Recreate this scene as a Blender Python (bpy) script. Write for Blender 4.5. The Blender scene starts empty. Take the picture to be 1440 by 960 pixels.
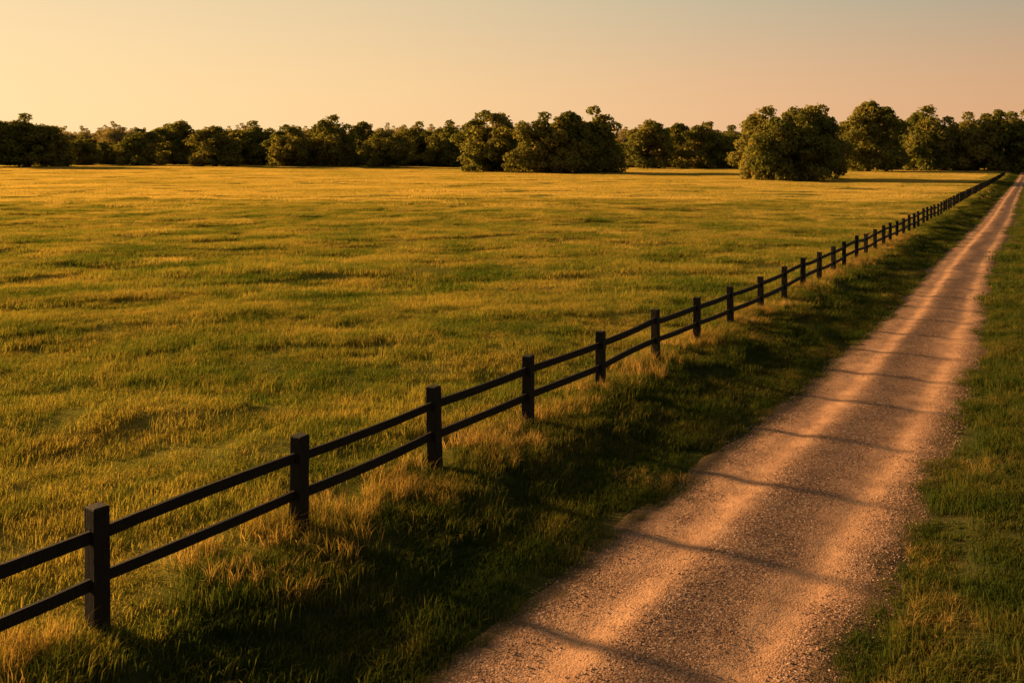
import bpy, math, numpy as np
from mathutils import Vector
rng = np.random.default_rng(7)
scene = bpy.context.scene

# ------------------------------------------------------------ helpers
def hash2(ix, iy, seed):
    n = (ix.astype(np.int64)*374761393 + iy.astype(np.int64)*668265263 + seed*1442695041) & 0x7fffffff
    n = ((n ^ (n >> 13))*1274126177) & 0x7fffffff
    n = n ^ (n >> 16)
    return (n & 0xffff)/65535.0
def vnoise(x, y, seed=0):
    ix = np.floor(x); iy = np.floor(y); fx = x-ix; fy = y-iy
    fx = fx*fx*(3-2*fx); fy = fy*fy*(3-2*fy)
    a = hash2(ix, iy, seed); b = hash2(ix+1, iy, seed); c = hash2(ix, iy+1, seed); d = hash2(ix+1, iy+1, seed)
    return (a*(1-fx)+b*fx)*(1-fy)+(c*(1-fx)+d*fx)*fy
def fbm(x, y, seed=0, o=3):
    s = 0; a = 1; t = 0
    for i in range(o):
        s = s+a*(vnoise(x*2**i+i*17.3, y*2**i-i*9.1, seed+i)-0.5); t += a; a *= .5
    return s/t*2
def ss(x, a, b):
    t = np.clip((x-a)/(b-a), 0, 1); return t*t*(3-2*t)

# fence line in plan: X as a function of Y
FY = np.array([-300, 0, 9.5, 20, 30, 48, 80, 120, 200, 400, 3000.])
FX = np.array([-190, -10.5, -4.46, 2.35, 8.65, 19.4, 38.5, 61.8, 108.9, 226, 1750.])
def F(y): return np.interp(y, FY, FX)
def road_c(y): return F(y)+6.03-0.73*ss(y, 12, 50)
def road_hw(y): return 2.18-0.57*ss(y, 12, 40)-0.15*ss(y, 40, 90)

def ground(x, y):
    x = np.asarray(x, float); y = np.asarray(y, float)
    u = x-F(y)
    fieldm = ss(-u, 0.3, 4)
    z = -0.34*ss(u, 0.3, 2.4)
    r = u-(road_c(y)-F(y))-road_hw(y)
    z = z+0.16*ss(r, 0.1, 1.5)+0.2*ss(r, 3, 8)
    z = z+fieldm*(0.22*fbm(x/3.8, y/2.2, 3, 2)+0.30*fbm(x/17, y/11, 9, 2))*(1-.5*ss(y, 80, 300))
    z = z+(1-fieldm)*0.09*fbm(x/1.3, y/1.3, 5, 2)*ss(np.abs(u-(road_c(y)-F(y))), 1.9, 2.6)
    z = z+ss(y, 150, 430)*(1.2+1.6*ss(-x, -60, 150))
    z = z+13*ss(y, 490, 740)
    return z

def new_mesh(name, V, faces_flat, sizes, mats=(), matidx=None, smooth=False):
    me = bpy.data.meshes.new(name)
    V = np.asarray(V, np.float32)
    me.vertices.add(len(V)); me.vertices.foreach_set('co', V.ravel())
    faces_flat = np.asarray(faces_flat, np.int32); sizes = np.asarray(sizes, np.int32)
    me.loops.add(len(faces_flat)); me.loops.foreach_set('vertex_index', faces_flat)
    me.polygons.add(len(sizes))
    st = np.concatenate([[0], np.cumsum(sizes)[:-1]]).astype(np.int32)
    me.polygons.foreach_set('loop_start', st)
    for m in mats: me.materials.append(m)
    if matidx is not None: me.polygons.foreach_set('material_index', np.asarray(matidx, np.int32))
    me.polygons.foreach_set('use_smooth', np.full(len(sizes), smooth))
    me.update(calc_edges=True); me.validate()
    return me
def add_obj(name, me, coll=None):
    o = bpy.data.objects.new(name, me)
    (coll or scene.collection).objects.link(o); return o

# ------------------------------------------------------------ material helpers
def mat(name):
    m = bpy.data.materials.new(name); m.use_nodes = True
    nt = m.node_tree; nt.nodes.clear()
    return m, nt, nt.nodes, nt.links
def N(nt, typ, **kw):
    n = nt.nodes.new(typ)
    for k, v in kw.items():
        if k in n.inputs: n.inputs[k].default_value = v
        else: setattr(n, k, v)
    return n
def noise(nt, vec, scale, detail=3, rough=.5):
    n = N(nt, 'ShaderNodeTexNoise'); n.inputs['Scale'].default_value = scale
    n.inputs['Detail'].default_value = detail; n.inputs['Roughness'].default_value = rough
    nt.links.new(vec, n.inputs['Vector']); return n.outputs['Fac']
def ramp(nt, fac, stops):
    n = N(nt, 'ShaderNodeValToRGB'); e = n.color_ramp.elements
    while len(e) < len(stops): e.new(.5)
    for i, (p, c) in enumerate(stops):
        e[i].position = p; e[i].color = (c[0], c[1], c[2], 1) if hasattr(c, '__len__') else (c, c, c, 1)
    nt.links.new(fac, n.inputs[0]); return n.outputs[0]
def mixc(nt, f, a, b, mode='MIX'):
    n = N(nt, 'ShaderNodeMix', data_type='RGBA', blend_type=mode)
    for s, v in ((0, f), (6, a), (7, b)):
        if isinstance(v, (int, float)): n.inputs[s].default_value = v
        elif isinstance(v, tuple): n.inputs[s].default_value = (*v, 1)
        else: nt.links.new(v, n.inputs[s])
    return n.outputs[2]
def math_(nt, op, a, b=0.0, clamp=False):
    n = N(nt, 'ShaderNodeMath', operation=op, use_clamp=clamp)
    for s, v in ((0, a), (1, b)):
        if isinstance(v, (int, float)): n.inputs[s].default_value = v
        else: nt.links.new(v, n.inputs[s])
    return n.outputs[0]

def foliage_mat(name, stops, scales=(0.25, 1.6), transl=.45, tcol=(1.2, 1.1, .6)):
    m, nt, nd, ln = mat(name)
    g = N(nt, 'ShaderNodeNewGeometry')
    a = noise(nt, g.outputs['Position'], scales[0], 2)
    b = noise(nt, g.outputs['Position'], scales[1], 1)
    f = math_(nt, 'ADD', math_(nt, 'MULTIPLY', a, .55), math_(nt, 'MULTIPLY', b, .3))
    rnd = g.outputs['Random Per Island']
    f = math_(nt, 'ADD', f, math_(nt, 'MULTIPLY', rnd, .20))
    col = ramp(nt, f, stops)
    d = N(nt, 'ShaderNodeBsdfDiffuse'); ln.new(col, d.inputs[0])
    t = N(nt, 'ShaderNodeBsdfTranslucent')
    ln.new(mixc(nt, 1.0, col, tcol, 'MULTIPLY'), t.inputs[0])
    mx = N(nt, 'ShaderNodeMixShader'); mx.inputs[0].default_value = transl
    ln.new(d.outputs[0], mx.inputs[1]); ln.new(t.outputs[0], mx.inputs[2])
    out = N(nt, 'ShaderNodeOutputMaterial'); ln.new(mx.outputs[0], out.inputs[0])
    return m
m_field = foliage_mat('field_grass', [(.40, (.062, .106, .017)), (.51, (.168, .178, .034)), (.64, (.32, .258, .064))], (.22, 1.3), .5)
m_fieldfar = foliage_mat('ripe_meadow_grass', [(.38, (.24, .22, .048)), (.5, (.36, .295, .078)), (.64, (.52, .39, .13))], (.05, .4), .5)
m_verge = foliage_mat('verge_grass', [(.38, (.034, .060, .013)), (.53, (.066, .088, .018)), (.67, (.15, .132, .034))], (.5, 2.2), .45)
m_dry = foliage_mat('dry_grass', [(.36, (.14, .13, .03)), (.5, (.30, .21, .06)), (.66, (.45, .32, .12))], (.6, 3), .45)
m_leaf = foliage_mat('oak_foliage', [(.36, (.085, .105, .026)), (.52, (.165, .17, .042)), (.68, (.26, .22, .06))], (.06, .5), .48)
m_leafhaze = foliage_mat('haze_tinted_foliage', [(.36, (.22, .20, .10)), (.52, (.28, .24, .12)), (.68, (.34, .28, .14))], (.06, .5), .48)  # aerial haze painted into the leaf colour of the far ridge

m_bark, nt, nd, ln = mat('oak_bark')
g = N(nt, 'ShaderNodeNewGeometry'); c = ramp(nt, noise(nt, g.outputs['Position'], 3, 4), [(.3, (.03, .02, .014)), (.7, (.10, .075, .05))])
b = N(nt, 'ShaderNodeBsdfPrincipled', Roughness=.95); ln.new(c, b.inputs['Base Color'])
o = N(nt, 'ShaderNodeOutputMaterial'); ln.new(b.outputs[0], o.inputs[0])

m_ground, nt, nd, ln = mat('meadow_ground')
g = N(nt, 'ShaderNodeNewGeometry'); P = g.outputs['Position']
at = N(nt, 'ShaderNodeAttribute', attribute_name='verge')
f = math_(nt, 'ADD', math_(nt, 'MULTIPLY', noise(nt, P, .22, 3), .6), math_(nt, 'MULTIPLY', noise(nt, P, 9, 4, .7), .4))
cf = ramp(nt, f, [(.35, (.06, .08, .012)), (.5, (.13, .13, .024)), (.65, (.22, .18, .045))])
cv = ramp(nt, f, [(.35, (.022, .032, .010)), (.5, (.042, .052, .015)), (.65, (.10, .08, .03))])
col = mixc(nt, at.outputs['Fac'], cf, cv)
b = N(nt, 'ShaderNodeBsdfDiffuse')
ln.new(col, b.inputs[0])
bp = N(nt, 'ShaderNodeBump', Strength=.8, Distance=.06); ln.new(noise(nt, P, 14, 5, .7), bp.inputs['Height']); ln.new(bp.outputs[0], b.inputs['Normal'])
o = N(nt, 'ShaderNodeOutputMaterial'); ln.new(b.outputs[0], o.inputs[0])

m_road, nt, nd, ln = mat('gravel_road')
g = N(nt, 'ShaderNodeNewGeometry'); P = g.outputs['Position']
at = N(nt, 'ShaderNodeAttribute', attribute_name='v')
v = math_(nt, 'ADD', at.outputs['Fac'], math_(nt, 'MULTIPLY', math_(nt, 'SUBTRACT', noise(nt, P, .7, 4), .5), .3))
v = math_(nt, 'ABSOLUTE', v)
track = ramp(nt, v, [(0, .0), (.20, .05), (.33, 1), (.54, .95), (.70, .08), (1, 0)])
vo = N(nt, 'ShaderNodeTexVoronoi'); vo.inputs['Scale'].default_value = 40; ln.new(P, vo.inputs['Vector'])
vo2 = N(nt, 'ShaderNodeTexVoronoi'); vo2.inputs['Scale'].default_value = 90; ln.new(P, vo2.inputs['Vector'])
sp = N(nt, 'ShaderNodeSeparateColor'); ln.new(vo.outputs['Color'], sp.inputs[0])
peb = ramp(nt, sp.outputs[0], [(0, (.13, .072, .046)), (.45, (.24, .138, .086)), (.85, (.36, .215, .138)), (1, (.56, .40, .29))])
dust = ramp(nt, noise(nt, P, 2.2, 5, .65), [(.3, (.40, .225, .13)), (.7, (.56, .335, .20))])
fine = noise(nt, P, 48, 4, .75)
patch = math_(nt, 'MULTIPLY', math_(nt, 'SUBTRACT', noise(nt, P, 1.1, 6, .7), .48), 2.2)
df = math_(nt, 'ADD', math_(nt, 'MULTIPLY', track, .78), patch, True)
col = mixc(nt, df, peb, dust)
col = mixc(nt, .6, col, ramp(nt, fine, [(.32, .45), (.68, 1.35)]), 'MULTIPLY')
edge = ramp(nt, math_(nt, 'ADD', v, math_(nt, 'MULTIPLY', noise(nt, P, 3, 4), .35)), [(.88, 0.), (1.14, .9)])
col = mixc(nt, edge, col, (.11, .075, .036))
b = N(nt, 'ShaderNodeBsdfPrincipled', Roughness=.95); b.inputs['Specular IOR Level'].default_value = .1
ln.new(col, b.inputs['Base Color'])
hgt = math_(nt, 'ADD', math_(nt, 'MULTIPLY', vo.outputs['Distance'], -.6), math_(nt, 'MULTIPLY', vo2.outputs['Distance'], -.3))
hgt = math_(nt, 'MULTIPLY', hgt, math_(nt, 'SUBTRACT', 1.0, math_(nt, 'MULTIPLY', df, .6)))
hgt = math_(nt, 'ADD', hgt, math_(nt, 'MULTIPLY', noise(nt, P, 7, 5, .7), 1.2))
bp = N(nt, 'ShaderNodeBump', Strength=.65, Distance=.024); ln.new(hgt, bp.inputs['Height']); ln.new(bp.outputs[0], b.inputs['Normal'])
o = N(nt, 'ShaderNodeOutputMaterial'); ln.new(b.outputs[0], o.inputs[0])

m_stone, nt, nd, ln = mat('gravel_stone')
g = N(nt, 'ShaderNodeObjectInfo')
c = ramp(nt, g.outputs['Random'], [(0, (.16, .095, .062)), (.6, (.32, .20, .13)), (1, (.52, .37, .26))])
b = N(nt, 'ShaderNodeBsdfPrincipled', Roughness=.9); ln.new(c, b.inputs['Base Color'])
o = N(nt, 'ShaderNodeOutputMaterial'); ln.new(b.outputs[0], o.inputs[0])

m_wood, nt, nd, ln = mat('dark_weathered_wood')
tc = N(nt, 'ShaderNodeTexCoord'); mp = N(nt, 'ShaderNodeMapping'); mp.inputs['Scale'].default_value = (14, 14, 2.5)
ln.new(tc.outputs['Object'], mp.inputs[0])
n1 = noise(nt, mp.outputs[0], 2.5, 5, .7)
c = ramp(nt, n1, [(.3, (.004, .004, .0035)), (.6, (.010, .009, .008)), (.8, (.032, .026, .021))])
b = N(nt, 'ShaderNodeBsdfPrincipled', Roughness=.8); ln.new(c, b.inputs['Base Color']); b.inputs['Specular IOR Level'].default_value = .2
bp = N(nt, 'ShaderNodeBump', Strength=.5, Distance=.01); ln.new(n1, bp.inputs['Height']); ln.new(bp.outputs[0], b.inputs['Normal'])
o = N(nt, 'ShaderNodeOutputMaterial'); ln.new(b.outputs[0], o.inputs[0])

# ------------------------------------------------------------ terrain
def sgrid(n, a, L, c=0):
    t = np.linspace(-1, 1, n); k = np.arcsinh(L/a); return c+a*np.sinh(t*k)
gx = sgrid(760, 22, 2500, 4)
gy = np.concatenate([np.linspace(-300, 2, 30)[:-1], 2+np.sinh(np.linspace(0, 1, 620)*np.arcsinh(2800/22))*22])
X, Y = np.meshgrid(gx, gy); Z = ground(X, Y)
# the roadbed is cut into the ground so the road sheet always lies above it
rdist = np.abs(X-road_c(Y))/road_hw(Y)
Z = Z-0.12*(1-ss(rdist, .70, .93))
nx, ny = len(gx), len(gy)
i = np.arange(nx*ny).reshape(ny, nx)
q = np.stack([i[:-1, :-1], i[:-1, 1:], i[1:, 1:], i[1:, :-1]], -1).reshape(-1, 4)
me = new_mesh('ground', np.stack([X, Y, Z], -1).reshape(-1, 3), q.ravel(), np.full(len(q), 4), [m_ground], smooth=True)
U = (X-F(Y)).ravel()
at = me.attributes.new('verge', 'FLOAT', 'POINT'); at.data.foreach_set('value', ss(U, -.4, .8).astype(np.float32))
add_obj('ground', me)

# ------------------------------------------------------------ road
def road_top(av, x, y):   # crown and two worn ruts
    return ground(x, y)+0.065*(1-av**5)-.015-.034*np.exp(-((av-.44)/.15)**2)
ry = np.concatenate([np.linspace(-20, 3, 30)[:-1], 3+np.sinh(np.linspace(0, 1, 900)*np.arcsinh(500/12))*12])
nv = 41; vv = np.linspace(-1, 1, nv)
RY, VV = np.meshgrid(ry, vv, indexing='ij')
wob = 1+.14*fbm(RY/1.2, np.sign(VV)*7+RY*0, 21, 3)
RX = road_c(RY)+VV*road_hw(RY)*1.08*wob
RZ = road_top(np.abs(VV), RX, RY)+.014*fbm(RX/.6, RY/.6, 31, 2)*(1-VV**4)
i = np.arange(len(ry)*nv).reshape(len(ry), nv)
q = np.stack([i[:-1, :-1], i[:-1, 1:], i[1:, 1:], i[1:, :-1]], -1).reshape(-1, 4)
me = new_mesh('gravel_road', np.stack([RX, RY, RZ], -1).reshape(-1, 3), q.ravel(), np.full(len(q), 4), [m_road], smooth=True)
at = me.attributes.new('v', 'FLOAT', 'POINT'); at.data.foreach_set('value', VV.ravel().astype(np.float32))
add_obj('gravel_road', me)

# ------------------------------------------------------------ instancer
def instancer(name, P, rot, scl, idx, coll):
    me = bpy.data.meshes.new(name); me.vertices.add(len(P))
    me.vertices.foreach_set('co', np.asarray(P, np.float32).ravel())
    a = me.attributes.new('rot', 'FLOAT_VECTOR', 'POINT'); a.data.foreach_set('vector', np.asarray(rot, np.float32).ravel())
    a = me.attributes.new('scl', 'FLOAT_VECTOR', 'POINT'); a.data.foreach_set('vector', np.asarray(scl, np.float32).ravel())
    a = me.attributes.new('idx', 'INT', 'POINT'); a.data.foreach_set('value', np.asarray(idx, np.int32))
    ob = add_obj(name, me)
    ng = bpy.data.node_groups.new(name+'_scatter', 'GeometryNodeTree')
    ng.interface.new_socket('Geometry', in_out='INPUT', socket_type='NodeSocketGeometry')
    ng.interface.new_socket('Geometry', in_out='OUTPUT', socket_type='NodeSocketGeometry')
    gi = ng.nodes.new('NodeGroupInput'); go = ng.nodes.new('NodeGroupOutput')
    ci = ng.nodes.new('GeometryNodeCollectionInfo'); ci.inputs['Collection'].default_value = coll
    ci.inputs['Separate Children'].default_value = True; ci.inputs['Reset Children'].default_value = True
    ip = ng.nodes.new('GeometryNodeInstanceOnPoints'); ip.inputs['Pick Instance'].default_value = True
    def na(nm, t):
        n = ng.nodes.new('GeometryNodeInputNamedAttribute'); n.data_type = t; n.inputs['Name'].default_value = nm
        return [s for s in n.outputs if s.enabled and s.name == 'Attribute'][0]
    L = ng.links.new
    L(gi.outputs[0], ip.inputs['Points']); L(ci.outputs[0], ip.inputs['Instance'])
    L(na('idx', 'INT'), ip.inputs['Instance Index'])
    L(na('rot', 'FLOAT_VECTOR'), ip.inputs['Rotation']); L(na('scl', 'FLOAT_VECTOR'), ip.inputs['Scale'])
    L(ip.outputs[0], go.inputs[0])
    md = ob.modifiers.new('scatter', 'NODES'); md.node_group = ng
    return ob

# ------------------------------------------------------------ grass prototypes
def grass_mesh(name, m, n, R, hmin, hmax, w, lean, tuft, seed, simple=False):
    r = np.random.default_rng(seed)
    nt_ = max(3, int(n/tuft))
    ta = r.uniform(0, 2*np.pi, nt_); tr = R*np.sqrt(r.uniform(0, 1, nt_))
    tx, ty = tr*np.cos(ta), tr*np.sin(ta)
    k = r.integers(0, nt_, n)
    th = r.uniform(.7, 1.12, nt_)
    sp = R*.15
    x = tx[k]+r.normal(0, sp, n); y = ty[k]+r.normal(0, sp, n)
    h = r.uniform(hmin, hmax, n)*th[k]
    az = r.uniform(0, 2*np.pi, n)
    la = r.normal(.3, 1.3, n); ll = np.abs(r.normal(lean, lean*.6, n))*h
    lx, ly = np.cos(la)*ll, np.sin(la)*ll
    ww = w*r.uniform(.6, 1.3, n)
    px, py = np.cos(az)*ww/2, np.sin(az)*ww/2
    z0 = -.03*np.ones(n)
    tip = np.stack([x+lx, y+ly, h*(1-.25*np.clip(ll/h, 0, 1))], -1)
    if simple:
        V = np.stack([np.stack([x-px, y-py, z0], -1), np.stack([x+px, y+py, z0], -1), tip], 1)
        return new_mesh(name, V.reshape(-1, 3), np.arange(3*n), np.full(n, 3), [m])
    V = np.zeros((n, 5, 3))
    V[:, 0] = np.stack([x-px, y-py, z0], -1); V[:, 1] = np.stack([x+px, y+py, z0], -1)
    V[:, 2] = np.stack([x+px*.85+lx*.35, y+py*.85+ly*.35, h*.58], -1); V[:, 3] = np.stack([x-px*.85+lx*.35, y-py*.85+ly*.35, h*.58], -1)
    V[:, 4] = tip
    b = (np.arange(n)*5)[:, None]
    F_ = np.concatenate([b+np.array([[0, 1, 2, 3]]), b+np.array([[3, 2, 4]])], 1).ravel()
    return new_mesh(name, V.reshape(-1, 3), F_, np.tile([4, 3], n), [m])
gcoll = bpy.data.collections.new('grass_clumps')
specs = []
def P_(nm, *a):
    gcoll.objects.link(bpy.data.objects.new('%02d_%s' % (len(specs), nm), grass_mesh(nm, *a))); specs.append(nm)
for s in range(4): P_('field_grass', m_field, 560, .55, .08, .21, .009, .7, 8, 10+s)       # 0-3
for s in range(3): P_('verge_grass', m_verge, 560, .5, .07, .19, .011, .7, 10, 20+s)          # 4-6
for s in range(2): P_('dry_grass', m_dry, 220, .35, .15, .42, .007, .55, 20, 30+s)              # 7-8
for s in range(3): P_('field_sward', m_field, 1000, 1.1, .09, .22, .026, .6, 4, 40+s, True)        # 9-11
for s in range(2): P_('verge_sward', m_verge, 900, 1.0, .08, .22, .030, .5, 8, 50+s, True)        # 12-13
for s in range(3): P_('field_far', m_fieldfar, 3400, 4.5, .10, .24, .085, .5, 2, 60+s, True)           # 14-16
for s in range(2): P_('ripe_sward', m_fieldfar, 500, 1.3, .10, .23, .022, .6, 4, 80+s, True)        # 17-18
for s in range(3): P_('edge_tuft', m_verge, 60, .13, .05, .15, .008, .6, 3, 90+s)        # 19-21

pts = []; rots = []; scs = []; ids = []
def scatter(y0, y1, dens, sl, mg, sel):
    # jittered grid: even cover, no bare holes
    st = 1/math.sqrt(dens); xm = mg+sl*y1
    x, y = np.meshgrid(np.arange(-xm, xm, st), np.arange(y0, y1, st)); x = x.ravel(); y = y.ravel()
    x = x+rng.uniform(-.6, .6, len(x))*st; y = y+rng.uniform(-.6, .6, len(y))*st
    k = np.abs(x) < mg+sl*y; x = x[k]; y = y[k]
    idx, sc, keep = sel(x, y)
    x, y, idx, sc = x[keep], y[keep], idx[keep], sc[keep]
    z = ground(x, y); n = len(x)
    pts.append(np.stack([x, y, z], -1)); ids.append(idx)
    a = rng.uniform(-.9, .9, n)+np.where(rng.uniform(0, 1, n) < .5, 0, .6)
    rots.append(np.stack([np.zeros(n), np.zeros(n), a], -1))
    scs.append(np.stack([np.ones(n), np.ones(n), sc], -1)*np.stack([rng.uniform(.85, 1.15, n)]*3, -1))
def offroad(x, y, m=0.0, amp=.32):
    c = road_c(y); hw = road_hw(y)
    return np.abs(x-c) > hw+m+amp*fbm(x/.9, y/.9, 77, 3)
def sel_near(x, y):
    u = x-F(y); n = len(x)
    field = (u+.7*fbm(x/1.5, y/1.5, 55, 2)) < .1
    idx = np.where(field, rng.integers(0, 4, n), rng.integers(4, 7, n))
    sc = np.where(field, 1.0+.8*fbm(x/2.2, y/1.1, 66, 2), 1.0+.75*fbm(x/.8, y/.8, 67, 2))
    rd = np.abs(x-road_c(y))-road_hw(y)
    sc = sc*np.where(rd < .45, .6, 1)
    return idx, sc, offroad(x, y, .20, .6)
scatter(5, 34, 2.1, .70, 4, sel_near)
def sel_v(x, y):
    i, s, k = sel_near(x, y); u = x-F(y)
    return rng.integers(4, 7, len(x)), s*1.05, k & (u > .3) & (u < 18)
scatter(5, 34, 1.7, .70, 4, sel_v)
def sel_edge(x, y):
    rd = np.abs(x-road_c(y))-road_hw(y); n = len(x)
    p = (.35+1.2*fbm(x/.7, y/.7, 123, 2))*ss(rd, -.30, .15)
    return rng.integers(19, 22, n), 1+.3*fbm(x, y, 12, 1), (rd > -.25) & (rd < .6) & (rng.uniform(0, 1, n) < p)
scatter(5, 50, 18, .70, 4, sel_edge)
def sel_dry(x, y):
    u = x-F(y)
    p = np.exp(-((u+.0)/.6)**2)*(.3+.9*np.clip(fbm(x/1.7, y/1.7, 88, 2)+.3, 0, 1))
    rd = np.abs(x-road_c(y))-road_hw(y)
    pe = .10*np.exp(-((rd-.45)/.35)**2)
    sc = np.where(np.abs(u) < 1.5, .85+.35*fbm(x, y, 8, 2), .42)
    return rng.integers(7, 9, len(x)), sc, (rng.uniform(0, 1, len(x)) < p+pe) & offroad(x, y, .3)
scatter(5, 60, 5.0, .70, 4, sel_dry)
def sel_mid(x, y):
    u = x-F(y); n = len(x); field = u < .1
    idx = np.where(field, rng.integers(9, 12, n), rng.integers(12, 14, n))
    sc = 1.0+.7*fbm(x/3.0, y/1.8, 66, 2)
    return idx, sc, offroad(x, y, .75)
scatter(31, 110, .55, .64, 5, sel_mid)
def sel_ripe(x, y):
    u = x-F(y); n = len(x)
    p = ss(y, 34, 90)*(.55+1.2*fbm(x/9, y/7, 91, 2))
    return rng.integers(17, 19, n), 1.0+.3*fbm(x/2.6, y/1.8, 66, 2), (u < -1.2) & (rng.uniform(0, 1, n) < p)
scatter(34, 112, .42, .64, 5, sel_ripe)
def sel_far(x, y):
    u = x-F(y); n = len(x)
    p = ss(y, 75, 125)
    return rng.integers(14, 17, n), 1+.3*fbm(x/9, y/6, 66, 2), (u < -4.6) & (rng.uniform(0, 1, n) < p)
scatter(75, 430, .030, .64, 10, sel_far)
def sel_farv(x, y):
    u = x-F(y); rd = np.abs(x-road_c(y))-road_hw(y)
    return np.where(u < 0, 9, 12), np.ones(len(x))*1.1, (rd > .7) & (u > -4.5) & (u < 16)
scatter(105, 300, .40, .64, 10, sel_farv)
instancer('grass', np.concatenate(pts), np.concatenate(rots), np.concatenate(scs), np.concatenate(ids), gcoll)
print('grass instances', sum(len(p) for p in pts))

# ------------------------------------------------------------ gravel stones
scoll = bpy.data.collections.new('gravel_stones')
import bmesh
for s in range(4):
    bm = bmesh.new(); bmesh.ops.create_icosphere(bm, subdivisions=1, radius=1)
    r = np.random.default_rng(s)
    for v_ in bm.verts: v_.co *= r.uniform(.7, 1.15); v_.co.z *= .6
    me = bpy.data.meshes.new('stone'); bm.to_mesh(me); bm.free(); me.materials.append(m_stone)
    scoll.objects.link(bpy.data.objects.new('stone_%d' % s, me))
n = 60000
y = 6+30*rng.uniform(0, 1, n)**1.4; v_ = rng.uniform(-1.08, 1.08, n)
k = rng.uniform(0, 1, n) < (1-.85*np.exp(-((np.abs(v_)-.46)/.20)**2)); y, v_ = y[k], v_[k]
x = road_c(y)+v_*road_hw(y); n = len(x)
z = road_top(np.abs(v_/1.08), x, y)+.003
sz = .004+.011*rng.uniform(0, 1, n)**3+.004*rng.uniform(0, 1, n)
instancer('gravel', np.stack([x, y, z], -1), np.stack([rng.uniform(-.3, .3, n)]*2+[rng.uniform(0, 6.3, n)], -1),
          np.stack([sz]*3, -1), rng.integers(0, 4, n), scoll)

# ------------------------------------------------------------ fence
def boxes_to_mesh(name, bx, m):
    V = np.concatenate([b[0] for b in bx]); fl = []; sz = []; off = 0
    for b in bx:
        for f_ in b[1]: fl += [off+k for k in f_]; sz.append(len(f_))
        off += len(b[0])
    return new_mesh(name, V, fl, sz, [m])
def section_beam(secs):
    V = np.concatenate(secs); f_ = []
    for s in range(len(secs)-1):
        a, b = s*4, s*4+4
        for k in range(4): f_.append((a+k, a+(k+1) % 4, b+(k+1) % 4, b+k))
    f_.append((3, 2, 1, 0)); e = (len(secs)-1)*4; f_.append((e, e+1, e+2, e+3))
    return V, f_
posts = []; rails = []
py = 9.5+2.475*np.arange(-3, 104)
tops = []
for i_, yy in enumerate(py):
    yy = yy+(rng.uniform(-.06, .06) if i_ > 5 else 0)
    xx = F(yy)+(rng.normal(0, .025))
    gz = float(ground(xx, yy)); h = 1.30-.10*float(ss(yy, 12, 30))+rng.uniform(-.03, .03)
    w = .092-.008*float(ss(yy, 12, 25)); ang = math.atan2(1, .63)+rng.normal(0, .06)
    ca, sa = math.cos(ang), math.sin(ang)
    lx, ly = rng.normal(0, .010), rng.normal(0, .010)
    secs = []
    for zt, ws in ((-.4, 1.04), (.3, 1.02), (.8, 1.), (h-.02, .99), (h, .92)):
        q4 = []
        for a_, b_ in ((-1, -1), (1, -1), (1, 1), (-1, 1)):
            a_ *= w*ws*(1+rng.normal(0, .012)); b_ *= w*ws*(1+rng.normal(0, .012))
            q4.append((xx+a_*ca-b_*sa+lx*zt, yy+a_*sa+b_*ca+ly*zt, gz+zt+(rng.normal(0, .003) if zt > 1 else 0)))
        secs.append(np.array(q4))
    posts.append(section_beam(secs)); tops.append((xx, yy, gz, ca, sa, h))
for i_ in range(len(tops)-1):
    for base, off in ((.97, 0), (.50, 0)):
        a, b = tops[i_], tops[i_+1]
        za = a[2]+base*a[5]/1.25+rng.normal(0, .010); zb = b[2]+base*b[5]/1.25+rng.normal(0, .010)
        secs = []; sag = rng.normal(-.015, .016); bow = rng.normal(0, .008)
        hh = .066*rng.uniform(.93, 1.07); dx, dy = b[0]-a[0], b[1]-a[1]; L = math.hypot(dx, dy); nx_, ny_ = -dy/L, dx/L
        for t in np.linspace(0, 1, 7):
            k = 4*t*(1-t); cx = a[0]+dx*t+nx_*bow*k; cy = a[1]+dy*t+ny_*bow*k; cz = za+(zb-za)*t+sag*k; q4 = []
            for a_, b_ in ((-1, -1), (1, -1), (1, 1), (-1, 1)):
                q4.append((cx+nx_*.026*a_, cy+ny_*.026*a_, cz+hh*b_+rng.normal(0, .0018)))
            secs.append(np.array(q4))
        rails.append(section_beam(secs))
fe = bpy.data.objects.new('wooden_fence', None); scene.collection.objects.link(fe)
for nm, bx in (('posts', posts), ('rails', rails)):
    ob = add_obj(nm, boxes_to_mesh(nm, bx, m_wood)); ob.parent = fe
    bv = ob.modifiers.new('bevel', 'BEVEL'); bv.width = .007; bv.segments = 2; bv.limit_method = 'ANGLE'; bv.angle_limit = math.radians(40)

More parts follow.
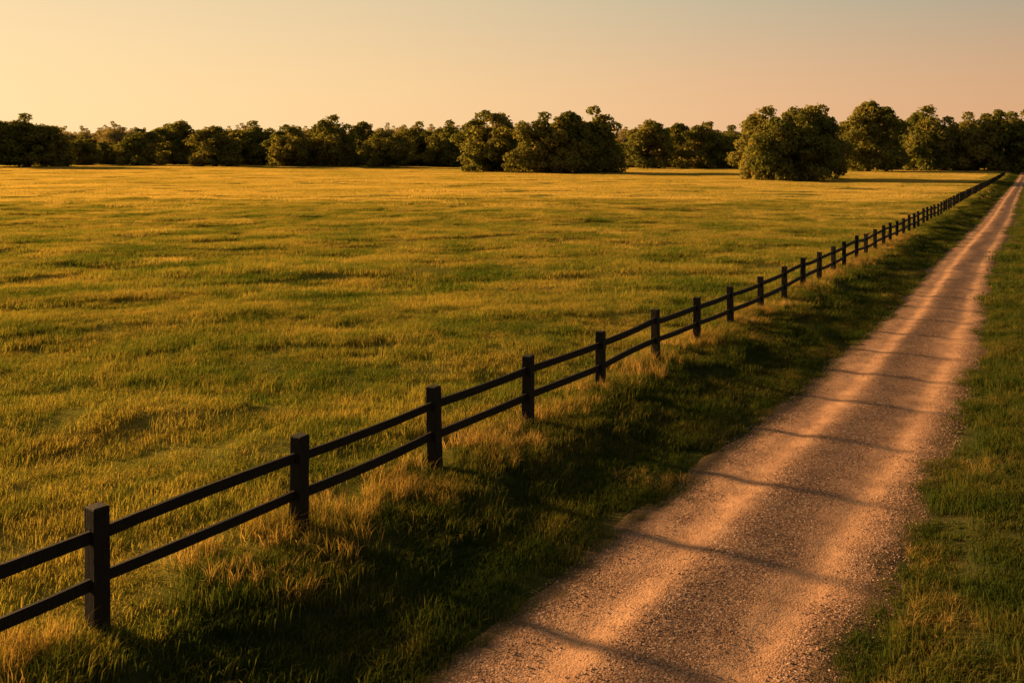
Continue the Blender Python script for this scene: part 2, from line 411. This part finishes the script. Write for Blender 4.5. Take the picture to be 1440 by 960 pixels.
# ------------------------------------------------------------ trees
def cone(p0, p1, r0, r1, n=7):
    p0, p1 = np.array(p0, float), np.array(p1, float); d = p1-p0; d /= np.linalg.norm(d)
    a = np.cross(d, [0.3, .9, .1]); a /= np.linalg.norm(a); b = np.cross(d, a)
    t = np.linspace(0, 2*np.pi, n, endpoint=False)
    ring = lambda p, r: p+r*(np.outer(np.cos(t), a)+np.outer(np.sin(t), b))
    return np.concatenate([ring(p0, r0), ring(p1, r1)]), [(k, (k+1) % n, n+(k+1) % n, n+k) for k in range(n)]
def tree_mesh(seed, H=20., W=22., nlobe=90, nleaf=190, low=.0, leafmat=None):
    r = np.random.default_rng(seed); V = []; fl = []; sz = []; mi = []; off = 0
    def addc(c):
        nonlocal off
        V.append(c[0])
        for f_ in c[1]: fl.extend([off+k for k in f_]); sz.append(4); mi.append(0)
        off += len(c[0])
    p = [np.array([0, 0, -.5]), np.array([.2, .1, H*.12]), np.array([r.normal(0, .5), r.normal(0, .5), H*.3]), np.array([r.normal(0, 1), r.normal(0, 1), H*.62])]
    rr = [.75, .55, .45, .2]
    for k in range(3): addc(cone(p[k], p[k+1], rr[k], rr[k+1], 9))
    ph = r.uniform(0, 6.28, 4); lob = []
    # crown = overlapping domes that sweep down to the ground; lobes sit just under the hull
    domes = [(0, 0, W*.38, H*1.0)]
    for k in range(3):
        a = ph[0]+k*2.09+r.normal(0, .3)
        domes.append((math.cos(a)*W*.2, math.sin(a)*W*.2, W*r.uniform(.28, .33), H*r.uniform(.76, .93)))
    for k in range(nlobe):
        cx, cy, R, T_ = domes[k % 4]
        t = r.uniform(0, 1)
        prof = math.sqrt(max(0, 1-((t-.36)/.64)**2)) if t > .36 else .88+.12*math.sin(t/.36*math.pi/2)
        rad = r.uniform(.07, .125)*W*(.85 if t > .8 else 1)
        th = r.uniform(0, 2*np.pi); q_ = r.uniform(.78, 1.03) if k % 3 else r.uniform(.2, .8)
        Rr = max(0, R*prof*q_*(1+.12*math.sin(2*th+ph[1])+.10*math.sin(3*th+5*t+ph[2]))-rad*.35)
        z = H*low+rad*.55+t*(T_-H*low-rad*1.35)
        lob.append((cx+Rr*math.cos(th), cy+Rr*math.sin(th), z, rad))
    for k in range(0, nlobe, 6):
        x, y, z, rad = lob[k]; st = p[1]+(p[3]-p[1])*r.uniform(.1, .9)
        mid = (st+np.array([x, y, z]))/2+r.normal(0, .5, 3)-[0, 0, .4]
        addc(cone(st, mid, .22, .14, 5)); addc(cone(mid, (x, y, z), .14, .04, 5))
    LV = []
    for (x, y, z, rad) in lob:
        n = int(nleaf*(rad/(.095*W))**1.7)
        d = r.normal(0, 1, (n, 3)); d[:, 2] += .3; d /= np.linalg.norm(d, axis=1)[:, None]
        bump = 1+.25*np.sin(d[:, 0]*5+x)*np.sin(d[:, 1]*5+y)*np.cos(d[:, 2]*4+z)
        rr_ = rad*bump*(1-.4*r.uniform(0, 1, n)**2.2)*np.where(r.uniform(0, 1, n) < .08, 1.2, 1)
        c = np.array([x, y, z])+d*rr_[:, None]*[1, 1, .8]
        nrm = d+r.normal(0, .5, (n, 3)); nrm /= np.linalg.norm(nrm, axis=1)[:, None]
        a = np.cross(nrm, r.normal(0, 1, (n, 3))); a /= np.linalg.norm(a, axis=1)[:, None]; b = np.cross(nrm, a)
        s = (r.uniform(.20, .42, n)*W/22)[:, None]
        q4 = np.stack([c-a*s-b*s*.5, c+a*s*.6-b*s*.9, c+a*s+b*s*.6, c-a*s*.4+b*s], 1)
        LV.append(q4.reshape(-1, 3))
    LV = np.concatenate(LV); LV[:, 2] = np.maximum(LV[:, 2], .05+.2*r.uniform(0, 1, len(LV))); V.append(LV); nl = len(LV)//4
    fl = np.concatenate([np.array(fl), off+np.arange(nl*4)]); sz = np.concatenate([np.array(sz), np.full(nl, 4)]); mi = np.concatenate([np.array(mi), np.ones(nl)])
    return new_mesh('oak_%d' % seed, np.concatenate(V), fl, sz, [m_bark, leafmat or m_leaf], mi)
variants = [tree_mesh(101+s, nlobe=[116, 104, 120, 108, 100, 112][s]) for s in range(6)]
hazed = [tree_mesh(201+s, nlobe=70, nleaf=120, leafmat=m_leafhaze) for s in range(2)]  # ridge oaks, lightened leaf colour stands in for haze
HF = 1250.
def put_tree(px, wpx, top, d, var, rot):
    x = (px-720)/HF*d; gz = float(ground(x, d))
    ztop = 5+(225-top)/HF*d; h = ztop-gz; w = wpx/HF*d
    ob = add_obj('oak_tree', variants[var]); ob.location = (x, d, gz-.2)
    ob.scale = (w/18.2, w/18.2, h/19.4); ob.rotation_euler = (0, 0, rot)
T = [ (1082,108,150,214,0), (1142,102,141,222,1), (1110,100,158,206,2),
      (690,104,155,310,2), (770,98,158,290,3), (834,96,151,298,4), (802,84,158,288,5),
      (1222,94,144,320,5), (1262,64,163,350,1), (1308,92,149,335,0), (1358,80,158,355,3), (1408,92,154,330,2), (1448,90,155,350,4),
      (912,78,166,385,1), (955,68,174,410,5), (992,70,171,390,0), (1028,66,176,405,3),
      (-8,90,163,345,1), (40,92,160,350,3), (74,44,178,352,0),
      (112,50,190,385,4), (150,46,198,405,2), (198,64,180,380,0), (245,72,167,412,1), (304,76,178,365,5), (352,80,170,400,3), (408,72,175,375,2),
      (440,50,182,405,4), (470,74,162,385,0), (512,58,172,412,5), (545,72,182,368,1), (592,66,171,410,3), (634,66,170,395,4)]
for k, t in enumerate(T): put_tree(*t, rot=k*1.37)
tcoll = bpy.data.collections.new('distant_oaks')
for s, me in enumerate(variants+hazed): tcoll.objects.link(bpy.data.objects.new('distant_oak_%d' % s, me))
n = 210
d = rng.uniform(432, 475, n); x = rng.uniform(-.70, .72, n)*d
pxx = 720+x/d*1250
gap = np.exp(-((pxx-140)/60)**2)
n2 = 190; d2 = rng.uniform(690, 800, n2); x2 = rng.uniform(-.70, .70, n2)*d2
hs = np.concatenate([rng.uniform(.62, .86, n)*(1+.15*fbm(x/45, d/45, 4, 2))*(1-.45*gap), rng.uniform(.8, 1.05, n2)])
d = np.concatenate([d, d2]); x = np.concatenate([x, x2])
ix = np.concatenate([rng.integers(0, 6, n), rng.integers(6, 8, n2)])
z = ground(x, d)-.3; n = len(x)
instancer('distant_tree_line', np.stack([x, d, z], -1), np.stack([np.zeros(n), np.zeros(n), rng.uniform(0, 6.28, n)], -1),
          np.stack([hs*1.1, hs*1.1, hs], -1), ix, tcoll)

# ------------------------------------------------------------ light
EL = math.radians(14); AZ = math.radians(-59)
S = Vector((math.sin(AZ)*math.cos(EL), math.cos(AZ)*math.cos(EL), math.sin(EL)))
ld = bpy.data.lights.new('sun', 'SUN'); ld.energy = 14.0; ld.angle = math.radians(3.0); ld.color = (1, .56, .22)
lo = bpy.data.objects.new('sun', ld); scene.collection.objects.link(lo)
lo.rotation_euler = S.to_track_quat('Z', 'Y').to_euler()

w = bpy.data.worlds.new('World'); scene.world = w; w.use_nodes = True
nt = w.node_tree; nt.nodes.clear(); ln = nt.links
tc = N(nt, 'ShaderNodeTexCoord'); G = tc.outputs['Generated']
sx = N(nt, 'ShaderNodeSeparateXYZ'); ln.new(G, sx.inputs[0])
vm = N(nt, 'ShaderNodeVectorMath', operation='DOT_PRODUCT'); ln.new(G, vm.inputs[0]); vm.inputs[1].default_value = (math.sin(AZ), math.cos(AZ), 0)
t = N(nt, 'ShaderNodeMapRange'); ln.new(vm.outputs['Value'], t.inputs[0]); t.inputs[1].default_value = -.05; t.inputs[2].default_value = .93
tf = t.outputs[0]
hor = ramp(nt, tf, [(0, (.68, .38, .20)), (.35, (.83, .49, .26)), (.7, (.97, .64, .32)), (1, (1.05, .76, .39))])
up = ramp(nt, tf, [(0, (.36, .35, .27)), (.35, (.54, .47, .32)), (.7, (.76, .59, .36)), (1, (.92, .69, .41))])
zen = ramp(nt, tf, [(0, (.14, .13, .11)), (1, (.20, .17, .14))])
e1 = N(nt, 'ShaderNodeMapRange', interpolation_type='SMOOTHSTEP'); ln.new(sx.outputs[2], e1.inputs[0]); e1.inputs[1].default_value = .04; e1.inputs[2].default_value = .21
e2 = N(nt, 'ShaderNodeMapRange', interpolation_type='SMOOTHSTEP'); ln.new(sx.outputs[2], e2.inputs[0]); e2.inputs[1].default_value = .18; e2.inputs[2].default_value = .6
c = mixc(nt, e2.outputs[0], mixc(nt, e1.outputs[0], hor, up), zen)
sky = N(nt, 'ShaderNodeTexSky', sky_type='NISHITA'); sky.sun_disc = False; sky.sun_elevation = EL; sky.sun_rotation = AZ; sky.dust_density = 3
skm = mixc(nt, 1.0, sky.outputs[0], (.003, .003, .002), 'MULTIPLY')
c = mixc(nt, 1.0, c, skm, 'ADD')
bg = N(nt, 'ShaderNodeBackground'); bg.inputs[1].default_value = 1.0; ln.new(c, bg.inputs[0])
o = N(nt, 'ShaderNodeOutputWorld'); ln.new(bg.outputs[0], o.inputs[0])

# ------------------------------------------------------------ camera
cd = bpy.data.cameras.new('camera'); cam = bpy.data.objects.new('camera', cd); scene.collection.objects.link(cam)
cam.location = (0, 0, 5); cam.rotation_euler = (math.radians(90), 0, 0)
cd.sensor_width = 36; cd.lens = 36*1250/1440; cd.shift_y = -255/1440; cd.clip_end = 6000; cd.clip_start = .1
scene.camera = cam
scene.view_settings.view_transform = 'Standard'; scene.view_settings.look = 'None'
scene.view_settings.exposure = 0; scene.view_settings.gamma = 1
